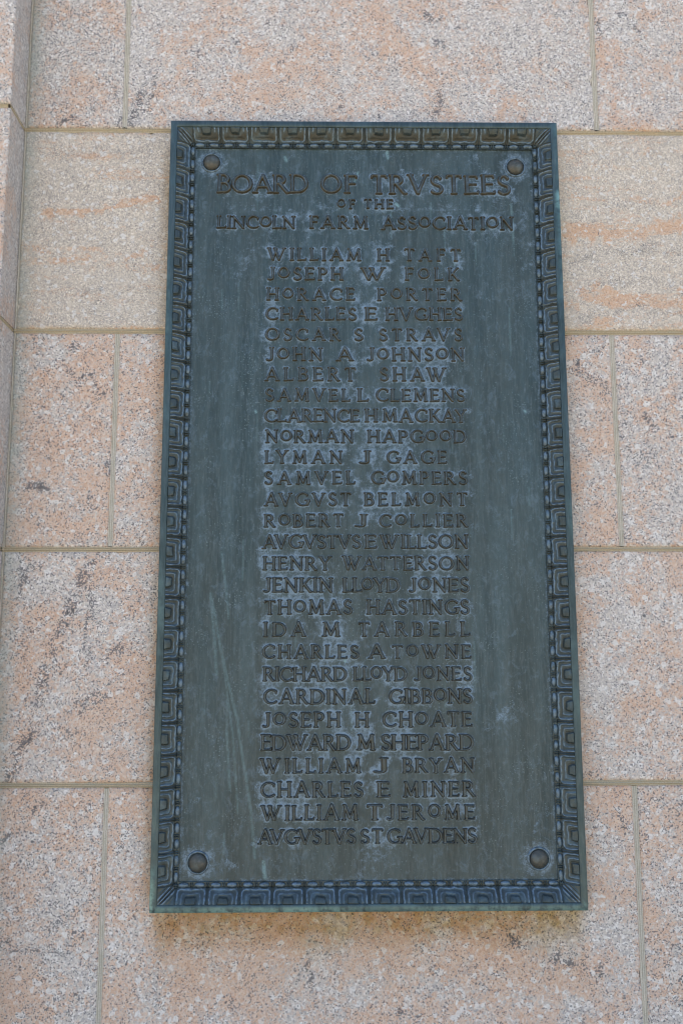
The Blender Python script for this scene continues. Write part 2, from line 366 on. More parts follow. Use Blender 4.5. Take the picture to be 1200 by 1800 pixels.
def course_x(k):
    off = {4: (-.4698, .4716), 2: (-.4606, .4734), 6: (-.4707, .4618)}
    if k in off: a, b = off[k]
    elif k % 2 == 0: a, b = -.465, .467
    else: a, b = 0.005, .934
    xs = [XI, a, b]
    while xs[-1] < 2.9: xs.append(xs[-1]+.932)
    if k % 2: xs = [XI, .005, .934, 1.866, 2.80]
    else: xs[-1] = 2.80; 
    xs = [x for x in xs if x <= 2.8]
    if xs[-1] < 2.8: xs.append(2.8)
    return sorted(set(xs))
STY = {  # course, index -> pinkness, darkness, banding
    (6, 0): (.36, .52, 0), (6, 1): (.36, .34, 0), (6, 2): (.40, .32, 0),
    (5, 0): (.10, .40, 1), (5, 1): (.16, .26, 1),
    (4, 0): (.56, .42, 0), (4, 1): (.50, .36, 0), (4, 2): (.42, .42, 0),
    (3, 0): (.46, .40, 0), (3, 1): (.46, .34, 0),
    (2, 0): (.48, .44, 0), (2, 1): (.60, .32, 0), (2, 2): (.50, .42, 0)}
bedc = []
for k in range(len(ZJ)-1):
    xs = course_x(k)
    for i in range(len(xs)-1):
        vis = 1 <= k <= 7 and xs[i] < .85
        o = block(xs[i], xs[i+1], ZJ[k], ZJ[k+1], 0.0, .14, vis, wall)
        style(o, *STY.get((k, i), (rs.uniform(.35, .55), rs.uniform(.3, .45), 0)))
# mortar strips, a double-lined tooled joint
def strip(name, a, b, horiz, y, mat, parent, wd=.0100, axis='x'):
    """profile across the joint: (offset, depth, groove)"""
    prof = [(-1.0, .0040, 0), (-.62, .0010, 0), (-.48, .0012, .3), (-.36, .0030, 1), (-.24, .0012, .2), (0, -.0004, 0), (.24, .0012, .2), (.36, .0030, .55), (.48, .0012, .3), (.62, .0010, 0), (1.0, .0040, 0)]
    L = abs(b[0]-a[0]) + abs(b[1]-a[1]); n = max(2, int(L/.01)) if L < 3 else int(L/.05)
    V, G = [], []
    for i in range(n+1):
        t = i/n; px, pz = a[0]+(b[0]-a[0])*t, a[1]+(b[1]-a[1])*t
        for s, d, gr in prof:
            wv = .0006*(float(vn(np.array(t*L*40), np.array(s*2), 5))-.5)
            o = s*wd*.5
            dy = d*(1 if y == 0 else 1) + wv
            if axis == 'x': V.append((px, y+dy, pz+o+wv*1.5) if horiz else (px+o+wv*1.5, y+dy, pz))
            else: V.append((y-dy, px, pz+o))
            G.append(gr*(.5+.6*float(vn(np.array(t*L*25), np.array(1.3), 7))))
    m = len(prof); F = gridfaces(m, n+1)
    V = np.array(V); V[:, 2] += Z0
    flip = (horiz and axis == 'x')
    if not flip: F = F[:, ::-1]
    return link(name, mesh(name, V, F[:, ::-1] if False else F, True, {'groove': G}), mat, parent)
for k in range(1, len(ZJ)-1):
    strip('bed_joint', (XI, ZJ[k]), (2.8, ZJ[k]), True, 0.0, MH, wall)
for k in range(len(ZJ)-1):
    for x in course_x(k)[1:-1]:
        strip('perpend_joint', (x, ZJ[k]+.0055), (x, ZJ[k+1]-.0055), False, 0.0, MV, wall, .0105)
strip('corner_joint', (XI+.002, ZJ[0]), (XI+.002, ZJ[-1]), False, 0.002, MV, wall, .009)
# pilaster: one part whose core carries its own blocks and joints
def boxmesh(name, a, b):
    x0, y0, z0 = a; x1, y1, z1 = b
    V = [(x0, y0, z0), (x1, y0, z0), (x1, y1, z0), (x0, y1, z0), (x0, y0, z1), (x1, y0, z1), (x1, y1, z1), (x0, y1, z1)]
    return mesh(name, V, [(0, 3, 2, 1), (4, 5, 6, 7), (0, 1, 5, 4), (1, 2, 6, 5), (2, 3, 7, 6), (3, 0, 4, 7)], False)
pil = link('pilaster', boxmesh('pilaster', (-1.50, -.05, 0.0), (XI-.012, .15, ZJ[-1]+Z0-.01)), MV, wall)
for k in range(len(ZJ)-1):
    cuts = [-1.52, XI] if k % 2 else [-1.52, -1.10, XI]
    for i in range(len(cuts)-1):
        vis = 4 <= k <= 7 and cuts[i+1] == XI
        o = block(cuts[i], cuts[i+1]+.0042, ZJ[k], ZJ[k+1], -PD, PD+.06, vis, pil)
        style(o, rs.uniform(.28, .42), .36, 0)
for k in range(1, len(ZJ)-1):
    strip('bed_joint', (-1.52, ZJ[k]), (XI-.004, ZJ[k]), True, -PD, MH, pil, .0095)
    strip('return_joint', (-PD+.004, ZJ[k]), (0.0, ZJ[k]), True, XI, MH, pil, .0095, axis='y')
for k in range(0, len(ZJ)-1):
    xs = [-2.9, -2.2, -1.53] if k % 2 else [-2.9, -1.9, -1.53]
    for i in range(2):
        style(block(xs[i], xs[i+1], ZJ[k], ZJ[k+1], 0.0, .14, False, wall), rs.uniform(.35, .55), .36, 0)
link('wall_core', boxmesh('wall_core', (-2.9, .135, 0.0), (2.8, .6, ZJ[-1]+Z0)), MV, wall)

# ---------------------------------------------------------------- bronze plaque
plq = tag(bpy.data.objects.new('bronze_plaque', None), 'tall weathered bronze memorial plaque with raised names, bolted to the granite wall', 'plaque'); C.objects.link(plq)
plq.location = (0, 0, Z0)
W, H = .75, 1.459
RIM, TIL, BEA = .0138, .0245, .0078
YR, YT0, YT1, YP = -.030, -.0275, -.0115, -.0065      # rim front, tile top, tile foot, panel face
INX, INZ = W/2-RIM-TIL-BEA, RIM+TIL+BEA
# rim: swept profile round the four sides, mitred
def rim():
    n = 500
    prof = [(0, 0, 0), (0, -.025, .3), (.0009, -.0288, .5), (.0022, YR, .2), (.0122, YR, 0), (.0133, -.0292, .0), (.0138, -.0275, 0), (.0140, -.0235, 0)]
    cor = [(-W/2, 0), (W/2, 0), (W/2, H), (-W/2, H)]
    nor = [(1, 1), (-1, 1), (-1, -1), (1, -1)]
    V, F, A = [], [], []
    for s in range(4):
        a, b = np.array(cor[s]), np.array(cor[(s+1) % 4]); na, nb = np.array(nor[s]), np.array(nor[(s+1) % 4])
        k = 70 if s % 2 == 0 else 130
        base = len(V); m = len(prof)
        for i in range(k+1):
            t = i/k
            for d, y, c in prof:
                p = (a+na*d)*(1-t) + (b+nb*d)*t
                V.append((p[0], y+.0004*(float(vn(np.array(p[0]*60), np.array(p[1]*60+d*900), 4))-.5), p[1]))
                x, z = p
                v = 0.0
                if z < .012: v = (.30+.55*ss(.0095, .002, z))*(.35+1.0*float(fbm(np.array(x*9), np.array(2.), 3)))*(1 if x < .0 else .75)
                if x < -W/2+.012: v = max(v, float(ss(.11, .0, z))*.9*float(ss(.0, .35, math.sin(z*40+x*200)*.5+.5)), .16*float(ss(.45, .7, fbm(np.array(z*7), np.array(.3), 8))))
                if x > W/2-.012: v = max(v, (1.0 if abs(x-(W/2-.0035-.004*math.sin((1.42-z)*30))) < .0016 and 1.24 < z < 1.42 else 0), .30*float(ss(1.0, 1.25, z)*ss(1.45, 1.3, z)), .22*float(ss(.45, .65, fbm(np.array(z*6), np.array(.9), 5))))
                A.append(v)
        for i in range(k):
            for j in range(m-1):
                q = base+i*m+j; F.append((q, q+m, q+m+1, q+1))
    return mesh('rim', V, np.array(F), True, {'verdigris': A})
link('rim', rim(), BR, plq)
me = boxmesh('backing', (-W/2+.004, -.0035, .004), (W/2-.004, .0005, H-.004)); link('backing', me, BR, plq)

# --- ornamental tiles
def ovolo(v):   # v 0 at the rim .. 1 at the bead
    return YT0 + (YT1-YT0)*(.30*v + .70*v*v*(1.6-.6*v))
def ridge(d, w): return np.exp(-(d/w)**2)
def tile_mesh(pitch, kind='side', seed=0):
    nu, nv = 65, 29
    u = np.linspace(-pitch/2, pitch/2, nu); v = np.linspace(0, 1, nv)
    U, Vv = np.meshgrid(u, v); D = Vv*TIL
    win = ss(pitch/2, pitch/2-.004, np.abs(U))
    a = np.abs(U + win*.0032*(fbm(U*130+seed*7.1, D*130, 70+seed)-.5)); D = D + .0034*(fbm(U*120, D*120+seed*3.3, 90+seed)-.5)
    # nested U shapes open at the rim: distance outward from the tab's centre line
    def ubox(hw, hl, r):
        qx = a-(hw-r); qy = D-(hl-r)
        return np.minimum(np.maximum(qx, qy), 0)+np.hypot(np.maximum(qx, 0), np.maximum(qy, 0))-r
    h = np.zeros_like(U)
    outer = ubox(pitch*.425, TIL*.88, .0050)
    inner = ubox(pitch*.290, TIL*.64, .0045)
    tab = ubox(pitch*.165, TIL*.44, .0035)
    ki = {'side': 1.0, 'top': ss(.42, .25, Vv)*1.5, 'foot': .75}[kind]; kk = .75 if kind == 'foot' else 1.15
    h += kk*.0017*ridge(outer, .0012) + ki*.0011*ridge(inner, .0010)
    h -= .0008*ridge(outer+.0042, .0018)
    h += .0030*ss(.0008, -.0014, tab) - .0012*ridge(tab-.0016, .0012)
    dart = pitch/2-a
    h += .0016*ridge(dart, .0010)
    groove = np.clip(ridge(dart-.0021, .0008) + ridge(tab-.0016, .0012)*.8 + ridge(outer+.0036, .0013)*.35, 0, 1)
    h -= .0013*ridge(dart-.0021, .0009)
    h *= ss(-.02, .06, Vv+.02)
    h = h*(.72+.5*fbm(U*90+seed, Vv*3+seed*5., 33))
    D = Vv*TIL
    Y = ovolo(Vv)-h
    V = np.stack([U, Y, -D], -1).reshape(-1, 3)      # local: X along, -Z inward from rim
    if kind == 'top': groove = np.clip(groove + .8*ss(.0, -.002, outer+.001)*ss(.0005, .002, tab)*ss(.25, .5, Vv), 0, 1)  # downward-facing top run: shade and brown oxide painted into the floors
    if kind == 'foot': groove = groove*.35
    edge = np.clip(ridge(outer, .0013)+.8*ki*ridge(inner, .0011), 0, 1)
    F = gridfaces(nu, nv)[:, ::-1]
    return mesh('leaf_tile', V, F, True, {'edge': edge, 'groove': groove})
def corner_mesh(lx, lz):
    n = 31
    A, B = np.meshgrid(np.linspace(0, lx, n), np.linspace(0, lz, n))
    # clip to the tile band: depth follows the nearer outer edge
    m = np.minimum(A, B); Vv = np.clip(m/TIL, 0, 1)
    dg = np.abs(A-B)/1.414
    h = .0030*ridge(dg, .0011) + .0022*ridge(dg-.0050, .0013) + .0016*ridge(dg-.0095, .0012) - .0014*ridge(dg-.0025, .0009)
    h *= ss(0, .006, m)*ss(1.0, .75, np.clip((A+B)/(lx+lz), 0, 1))+.0
    Y = ovolo(Vv)-h
    V = np.stack([A, Y, -B], -1).reshape(-1, 3)
    return mesh('corner_leaf', V, gridfaces(n, n)[:, ::-1], True, {'edge': np.clip(ridge(dg-.005, .0014)+ridge(dg, .001), 0, 1), 'groove': np.clip(ridge(dg-.0025, .001), 0, 1)})
NX, NZ = 12, 25
cx_len = TIL+.003; cz_len = TIL+.0025
pu = (W-2*RIM-2*cx_len)/NX; pv = (H-2*RIM-2*cz_len)/NZ
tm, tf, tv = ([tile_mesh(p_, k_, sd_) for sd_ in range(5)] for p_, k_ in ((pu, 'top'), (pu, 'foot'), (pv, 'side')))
for i in range(NX):
    x = -W/2+RIM+cx_len+pu*(i+.5)
    for top in (1, 0):
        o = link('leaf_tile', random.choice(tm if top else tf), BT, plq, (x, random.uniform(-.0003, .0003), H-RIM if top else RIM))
        if not top: o.rotation_euler = (0, math.pi, 0)
for i in range(NZ):
    z = RIM+cz_len+pv*(i+.5)
    for left in (1, 0):
        o = link('leaf_tile', random.choice(tv), BT, plq, (-W/2+RIM if left else W/2-RIM, random.uniform(-.0003, .0003), z))
        o.rotation_euler = (0, -math.pi/2 if left else math.pi/2, 0)
# corners: build one per corner by mirroring coordinates
cmesh = corner_mesh(cx_len, cz_len)
def mirror(me, sx, sz, name):
    v = np.empty(len(me.vertices)*3, np.float32); me.vertices.foreach_get('co', v); v = v.reshape(-1, 3).copy()
    v[:, 0] *= sx; v[:, 2] *= sz
    n = 31; F = gridfaces(n, n)[:, ::-1]
    if sx*sz < 0: F = F[:, ::-1]
    at = {}
    for k in ('edge', 'groove'):
        a = np.empty(len(me.vertices), np.float32); me.attributes[k].data.foreach_get('value', a); at[k] = a
    return mesh(name, v, F, True, at)
for sx in (1, -1):
    for sz in (1, -1):
        link('corner_leaf', mirror(cmesh, sx, sz, 'corner_leaf'), BT, plq, (-sx*(W/2-RIM), 0, H-RIM if sz == 1 else RIM))
# --- bead and reel
def lathe(prof, n, axis='x'):
    V, F = [], []
    for x, r in prof:
        for k in range(n):
            a = 2*math.pi*k/n; V.append((x, r*math.cos(a), r*math.sin(a)))
    m = len(prof)
    for i in range(m-1):
        for k in range(n):
            F.append((i*n+k, i*n+(k+1) % n, (i+1)*n+(k+1) % n, (i+1)*n+k))
    return np.array(V), np.array(F)
def bead_mesh(L, name='bead'):
    pr = [(L*.5*math.sin(t)*.98, max(.0002, .0043*math.cos(t)**.75)) for t in np.linspace(-math.pi/2*.97, math.pi/2*.97, 9)]
    V, F = lathe(pr, 12); return mesh(name, V, F, True, {'edge': np.full(len(V), .75)})
def line_beads(a, b, count, horiz):
    p = (b-a)/count; bm = bead_mesh(p*.66)
    for i in range(count):
        c = a+p*(i+.5)
        yield c, bm
RL = []
def add_reels(c, p, horiz, fix):
    for s in (-1, 1):
        q = c + s*p*.062
        V, F = lathe([(-.0010, .0006), (-.0008, .0036), (0, .0041), (.0008, .0036), (.0010, .0006)], 10)
        if not horiz: V = V[:, [2, 1, 0]]
        V = V + np.array((q, YT1+.0004, fix) if horiz else (fix, YT1+.0004, q))
        RL.append((V, F if horiz else F[:, ::-1]))
bx0, bx1 = -W/2+RIM+cx_len, W/2-RIM-cx_len; bz0, bz1 = RIM+cz_len, H-RIM-cz_len
px_, pz_ = (bx1-bx0)/(NX*2), (bz1-bz0)/(NZ*2)
for a, b in (((-INX-.0085, INZ-.0085), (INX+.0085, INZ+.0004)), ((-INX-.0085, H-INZ-.0004), (INX+.0085, H-INZ+.0085)), ((-INX-.0085, INZ+.0005), (-INX+.0004, H-INZ-.0005)), ((INX-.0004, INZ+.0005), (INX+.0085, H-INZ-.0005))):
    link('bead_bed', boxmesh('bead_bed', (a[0], -.0102, a[1]), (b[0], -.003, b[1])), BT, plq)
BXm, BZm = bead_mesh(px_*.66), bead_mesh(pz_*.66)
for zz in (INZ-.0042, H-INZ+.0042):
    for i in range(NX*2):
        link('bead', BXm, BT, plq, (bx0+px_*(i+.5), YT1+.0004, zz))
    for i in range(NX*2+1): add_reels(bx0+px_*i, px_, True, zz)
for xx in (-INX-.0042, INX+.0042):
    for i in range(NZ*2):
        o = link('bead', BZm, BT, plq, (xx, YT1+.0004, bz0+pz_*(i+.5))); o.rotation_euler = (0, math.pi/2, 0)
    for i in range(NZ*2+1): add_reels(bz0+pz_*i, pz_, False, xx)
Vs, Fs, nn = [], [], 0
for V, F in RL: Vs.append(V); Fs.append(F+nn); nn += len(V)
tag(link('reel', mesh('reel', np.concatenate(Vs), np.concatenate(Fs), True), BT, plq), kind='stuff')
# --- glyphs: strokes in cap-height units, (x0, y0, x1, y1, r0, r1)
T, t_ = .072, .047
def arc(cx, cy, rx, ry, a0, a1, ra, rb, n=12):
    """radius swells to ra on the flanks and thins to rb at top and bottom"""
    out = []; P = []
    for i in range(n+1):
        a = math.radians(a0+(a1-a0)*i/n); P.append((cx+rx*math.cos(a), cy+ry*math.sin(a), rb+(ra-rb)*abs(math.cos(a))))
    for p, q in zip(P[:-1], P[1:]): out.append((p[0], p[1], q[0], q[1], p[2], q[2]))
    return out
def st(x, r=T, y0=0.0, y1=1.0, s0=True, s1=True):     # stem with small foot serifs
    o = [(x, y0+r*.9, x, y1-r*.9, r, r)]
    if s0: o.append((x-r-.035, y0+.035, x+r+.035, y0+.035, .034, .034))
    if s1: o.append((x-r-.035, y1-.035, x+r+.035, y1-.035, .034, .034))
    return o
def dg(x0, y0, x1, y1, r): return [(x0, y0, x1, y1, r, r)]
def hb(x0, x1, y, r=t_): return [(x0, y, x1, y, r, r)]
def sf(x, y, w=.10): return [(x-w, y, x+w, y, .034, .034)]
lo, hi = .055, .945
GL = {
 'A': (.92, dg(.13, .05, .45, .96, t_)+dg(.47, .97, .80, .06, T)+hb(.26, .66, .33, .045)+sf(.12, .035)+sf(.80, .035)),
 'B': (.66, st(.13)+arc(.30, .735, .20, .21, 90, -90, T, t_)+hb(.13, .31, hi)+hb(.13, .33, .525, .045)+arc(.33, .29, .24, .24, 90, -90, T, t_)+hb(.13, .33, lo)),
 'C': (.84, arc(.50, .50, .41, .45, 48, 312, T, t_, 18)+dg(.775, .70, .775, .86, .035)),
 'D': (.86, st(.13)+hb(.13, .36, hi)+hb(.13, .36, lo)+arc(.36, .50, .40, .445, 90, -90, T, t_, 14)),
 'E': (.62, st(.13)+hb(.13, .53, hi)+hb(.13, .48, .52)+hb(.13, .56, lo)+dg(.55, hi, .55, .84, .03)+dg(.585, lo, .59, .17, .03)),
 'F': (.58, st(.13)+hb(.13, .52, hi)+hb(.13, .46, .52)+dg(.54, hi, .54, .84, .03)),
 'G': (.88, arc(.50, .50, .41, .45, 48, 350, T, t_, 18)+dg(.80, .10, .80, .42, T*.85)+sf(.76, .43, .11)+dg(.77, .74, .77, .86, .03)),
 'H': (.82, st(.13)+st(.69)+hb(.13, .69, .50, .048)),
 'I': (.28, st(.14)),
 'J': (.46, st(.33, T, .20, 1.0, False)+arc(.17, .20, .16, .15, 0, -140, T*.95, t_, 7)),
 'K': (.74, st(.13)+dg(.18, .42, .60, .95, t_)+dg(.30, .56, .66, .05, T)+sf(.62, .965, .07)+sf(.68, .035, .07)),
 'L': (.60, st(.13)+hb(.13, .52, lo)+dg(.55, lo, .57, .19, .03)),
 'M': (.98, dg(.15, .05, .20, .95, t_)+dg(.20, .95, .49, .14, T*.95)+dg(.49, .14, .79, .95, t_)+dg(.79, .95, .85, .05, T)+sf(.14, .035)+sf(.85, .035)+sf(.15, .965, .05)+sf(.82, .965, .05)),
 'N': (.86, dg(.14, .05, .14, .95, t_)+dg(.13, .96, .73, .05, T*.95)+dg(.73, .06, .73, .95, t_)+sf(.14, .035)+sf(.73, .965)+sf(.09, .965, .05)),
 'O': (.96, arc(.48, .50, .40, .45, 0, 360, T, t_, 24)),
 'o': (.76, arc(.38, .575, .31, .37, 0, 360, T*.92, t_, 20)),
 'P': (.62, st(.13)+hb(.13, .32, hi)+arc(.31, .71, .22, .235, 90, -90, T, t_)+hb(.13, .31, .475, .045)),
 'R': (.76, st(.13)+hb(.13, .32, hi)+arc(.31, .73, .21, .215, 90, -90, T, t_)+hb(.13, .31, .515, .045)+dg(.33, .50, .64, .05, T)+sf(.68, .035, .06)),
 'S': (.58, arc(.29, .735, .185, .215, 30, 250, T*.9, t_, 12)+dg(.225, .535, .37, .465, T)+arc(.29, .27, .21, .225, 60, -150, T*.95, t_, 12)+dg(.45, .78, .45, .88, .03)+dg(.10, .11, .10, .22, .03)),
 'T': (.72, st(.36, T, 0, .98, True, False)+hb(.08, .64, hi)+dg(.06, hi, .055, .83, .03)+dg(.66, hi, .665, .83, .03)),
 'V': (.86, dg(.11, .95, .43, .05, T)+dg(.43, .05, .75, .95, t_)+sf(.10, .965)+sf(.76, .965)),
 'W': (1.28, dg(.11, .95, .38, .06, T)+dg(.38, .06, .62, .93, t_)+dg(.50, .95, .78, .06, T)+dg(.78, .06, 1.10, .95, t_)+sf(.10, .965)+sf(.50, .965, .08)+sf(1.11, .965)),
 'Y': (.76, dg(.10, .95, .38, .48, T)+dg(.38, .48, .66, .95, t_)+dg(.38, .05, .38, .48, T)+sf(.09, .965)+sf(.67, .965)+sf(.38, .035)),
}
def gsdf(ch, X, Y):
    d = np.full(X.shape, 9.)
    for x0, y0, x1, y1, r0, r1 in GL[ch][1]:
        q, tt = segdist(X, Y, x0, y0, x1, y1); d = np.minimum(d, q-(r0+(r1-r0)*tt))
    return d
RISE = .0060
def glyph_geo(ch):
    w = GL[ch][0]; c = .0255
    xs = np.arange(-.12, w+.12+c, c); ys = np.arange(-.10, 1.10+c, c)
    X, Y = np.meshgrid(xs, ys); d = gsdf(ch, X, Y)
    h = RISE*(ss(.042, -.012, d)*.9 + .10*ss(.0, -.05, d)) - .0006
    keep = d < .054
    k4 = keep[:-1, :-1] | keep[1:, :-1] | keep[:-1, 1:] | keep[1:, 1:]
    F = gridfaces(len(xs), len(ys), k4)
    used = np.unique(F); remap = np.full(X.size, -1); remap[used] = np.arange(len(used)); F = remap[F]
    V = np.stack([X-w/2, -h, Y], -1).reshape(-1, 3)[used]
    e = (ridge(d-.012, .022)).ravel()[used]; ft = ss(.022, .040, d).ravel()[used]
    return V, F, e, ft
GEO = {ch: glyph_geo(ch) for ch in GL}
GME = {ch: mesh('letter', V, F, True, {'edge': e, 'foot': ft}) for ch, (V, F, e, ft) in GEO.items()}
TXT = [
 [('BOARD', -285.9, -108.5, 1319.9, 1358.8), ('OF', -85.6, -13.7, 1320.3, 1359.9), ('TRVSTEES', 11.7, 284.9, 1319.0, 1359.7)],
 [('oF', -53.4, -17.1, 1288.2, 1308.1), ('THE', -1.3, 56.6, 1288.5, 1308.4)],
 [('LINCoLN', -284.6, -133.4, 1246.7, 1273.0), ('FARM', -106.1, 6.8, 1247.1, 1273.9), ('ASSoCIATIoN', 32.0, 288.2, 1246.0, 1273.4)],
 [('WILLIAM', -186.9, -7.2), ('H', 23.8, 47.4), ('TAFT', 75.1, 185.2), 1181.9, 1207.4],
 [('JoSEPH', -186.0, -41.3), ('W', -7.4, 42.0), ('FoLK', 76.4, 180.8), 1142.4, 1168.8],
 [('HoRACE', -187.8, -19.1), ('PoRTER', 23.2, 184.9), 1101.8, 1127.2],
 [('CHARLES', -189.5, -16.0), ('E', -.9, 22.9), ('HVGHES', 38.5, 186.2), 1062.4, 1088.2],
 [('OSCAR', -189.5, -46.3), ('S', -21.6, -3.8), ('STRAVS', 25.8, 184.5), 1021.9, 1047.2],
 [('JoHN', -186.6, -80.7), ('A', -55.0, -22.8), ('JoHNSoN', 2.9, 187.6), 982.3, 1009.0],
 [('ALBERT', -189.8, -18.2), ('SHAW', 26.2, 153.5), 943.0, 970.0],
 [('SAMVEL', -188.3, -28.5), ('L', -15.7, 5.6), ('CLEMENS', 19.0, 186.9), 903.5, 928.8],
 [('CLARENCE', -190.0, -11.7), ('H', -2.1, 22.3), ('MACKAY', 30.8, 188.6), 863.8, 889.3],
 [('NoRMAN', -187.5, -22.4), ('HAPGooD', 2.9, 187.7), 824.0, 849.4],
 [('LYMAN', -188.2, -43.7), ('J', -12.1, 8.5), ('GAGE', 37.5, 150.1), 784.6, 809.6],
 [('SAMVEL', -188.8, -20.2), ('GoMPERS', 8.7, 187.5), 745.5, 770.8],
 [('AVGVST', -188.4, -27.8), ('BELMoNT', -4.1, 186.6), 705.2, 730.6],
 [('RoBERT', -188.0, -41.5), ('J', -21.0, .9), ('CoLLIER', 22.8, 186.7), 665.7, 690.6],
 [('AVGVSTVS', -191.5, -10.2), ('E', -3.6, 18.3), ('WILLSON', 23.5, 186.5), 626.0, 652.1],
 [('HENRY', -189.4, -65.2), ('WATTERSON', -45.2, 187.4), 586.5, 612.4],
 [('JENKIN', -188.0, -61.8), ('LLoYD', -44.2, 60.5), ('JoNES', 76.5, 187.1), 546.3, 573.0],
 [('THoMAS', -186.3, -25.9), ('HASTINGS', -1.2, 186.1), 506.3, 532.9],
 [('IDA', -187.5, -110.2), ('M', -82.3, -48.5), ('TARBELL', -15.8, 186.2), 466.6, 493.0],
 [('CHARLES', -189.1, -15.0), ('A', 1.0, 32.5), ('ToWNE', 44.2, 187.0), 427.2, 452.4],
 [('RICHARD', -187.7, -36.5), ('LLoYD', -25.9, 71.3), ('JoNES', 83.5, 187.9), 387.4, 413.0],
 [('CARDINAL', -186.3, 13.7), ('GIBBoNS', 37.3, 187.5), 347.3, 374.1],
 [('JoSEPH', -186.8, -47.9), ('H', -22.6, 2.6), ('CHoATE', 25.8, 186.0), 306.7, 333.8],
 [('EDWARD', -189.6, -29.9), ('M', -20.8, 13.4), ('SHEPARD', 23.0, 188.6), 266.5, 294.4],
 [('WILLIAM', -190.0, -12.3), ('J', 11.1, 35.1), ('BRYAN', 60.7, 188.7), 227.4, 253.4],
 [('CHARLES', -189.5, -8.2), ('E', 14.7, 38.7), ('MINER', 60.2, 188.7), 186.3, 213.4],
 [('WILLIAM', -188.3, -17.8), ('T', -3.5, 26.4), ('JERoME', 32.3, 186.7), 147.2, 174.0],
 [('AVGVSTVS', -193.6, -22.1), ('ST', -14.6, 26.0), ('GAVDENS', 31.9, 189.7), 107.7, 133.3],
]
LET = []      # (line, ch, x centre, z base, scale x, scale z, tilt)
lr = random.Random(11)
KERN = {('A', 'V'): -.16, ('V', 'A'): -.16, ('L', 'T'): -.1, ('A', 'T'): -.08, ('T', 'A'): -.10, ('A', 'W'): -.14, ('W', 'A'): -.12, ('L', 'Y'): -.1, ('K', 'A'): -.05, ('A', 'Y'): -.14, ('F', 'A'): -.08, ('L', 'o'): -.06, ('R', 'V'): -.05, ('T', 'V'): -.05}
for li, ln in enumerate(TXT):
    words = [q for q in ln if isinstance(q, tuple)]
    for wd in words:
        if len(wd) == 5: s, x0, x1, zb, zt = wd
        else: s, x0, x1 = wd; zb, zt = ln[-2], ln[-1]
        cap = (zt-zb)/1000
        adv = []; tot = 0
        for i, ch in enumerate(s):
            kern = KERN.get((s[i-1], ch), 0) if i else 0
            tot += kern; adv.append(tot+GL[ch][0]/2); tot += GL[ch][0]
        sx = (x1-x0)/1000/tot
        ls = max(.72*cap, min(sx, 1.12*cap))      # letter width scale; the rest becomes spacing
        extra = ((x1-x0)/1000 - ls*tot)/max(1, len(s)-1) if len(s) > 1 else 0
        if len(s) == 1: ls = sx
        for i, ch in enumerate(s):
            LET.append((li, ch, x0/1000+adv[i]*ls+extra*i, zb/1000+lr.uniform(-.0004, .0004), ls*lr.uniform(.97, 1.02), cap*lr.uniform(.97, 1.02), lr.uniform(-.014, .014)))
JOIN = set(range(3, 12))       # the smaller upper name lines are past the 300 largest letters
lines = {}
names = {0: 'widest heading line, in the largest raised letters at the top of the plaque', 1: 'short line of small raised letters reading OF THE under the heading', 2: 'third heading line, raised letters reading LINCOLN FARM ASSOCIATION'}
Vs, Fs, As, Bs, nn = [], [], [], [], 0
for li, ch, x, z, sx, sz, tl in LET:
    if li in JOIN:
        V, F, e, ft = GEO[ch]; Bs.append(ft); V2 = V*np.array([sx, 1, sz]); c, s_ = math.cos(tl), math.sin(tl)
        V3 = np.stack([V2[:, 0]*c+V2[:, 2]*s_+x, V2[:, 1]+YP, -V2[:, 0]*s_+V2[:, 2]*c+z], -1)
        Vs.append(V3); Fs.append(F+nn); As.append(e); nn += len(V)
        continue
    if li not in lines:
        p = bpy.data.objects.new('text_line', None); C.objects.link(p); p.parent = plq; p.location = (0, YP, z); lines[li] = p
        if li in names: p['label'] = names[li]
    o = link('letter', GME[ch], BL, lines[li], (x, 0, z-lines[li].location[2]))
    o.scale = (sx, 1, sz); o.rotation_euler = (0, tl, 0)
tag(link('small_lettering', mesh('small_lettering', np.concatenate(Vs), np.concatenate(Fs), True, {'edge': np.concatenate(As), 'foot': np.concatenate(Bs)}), BL, plq), kind='stuff')
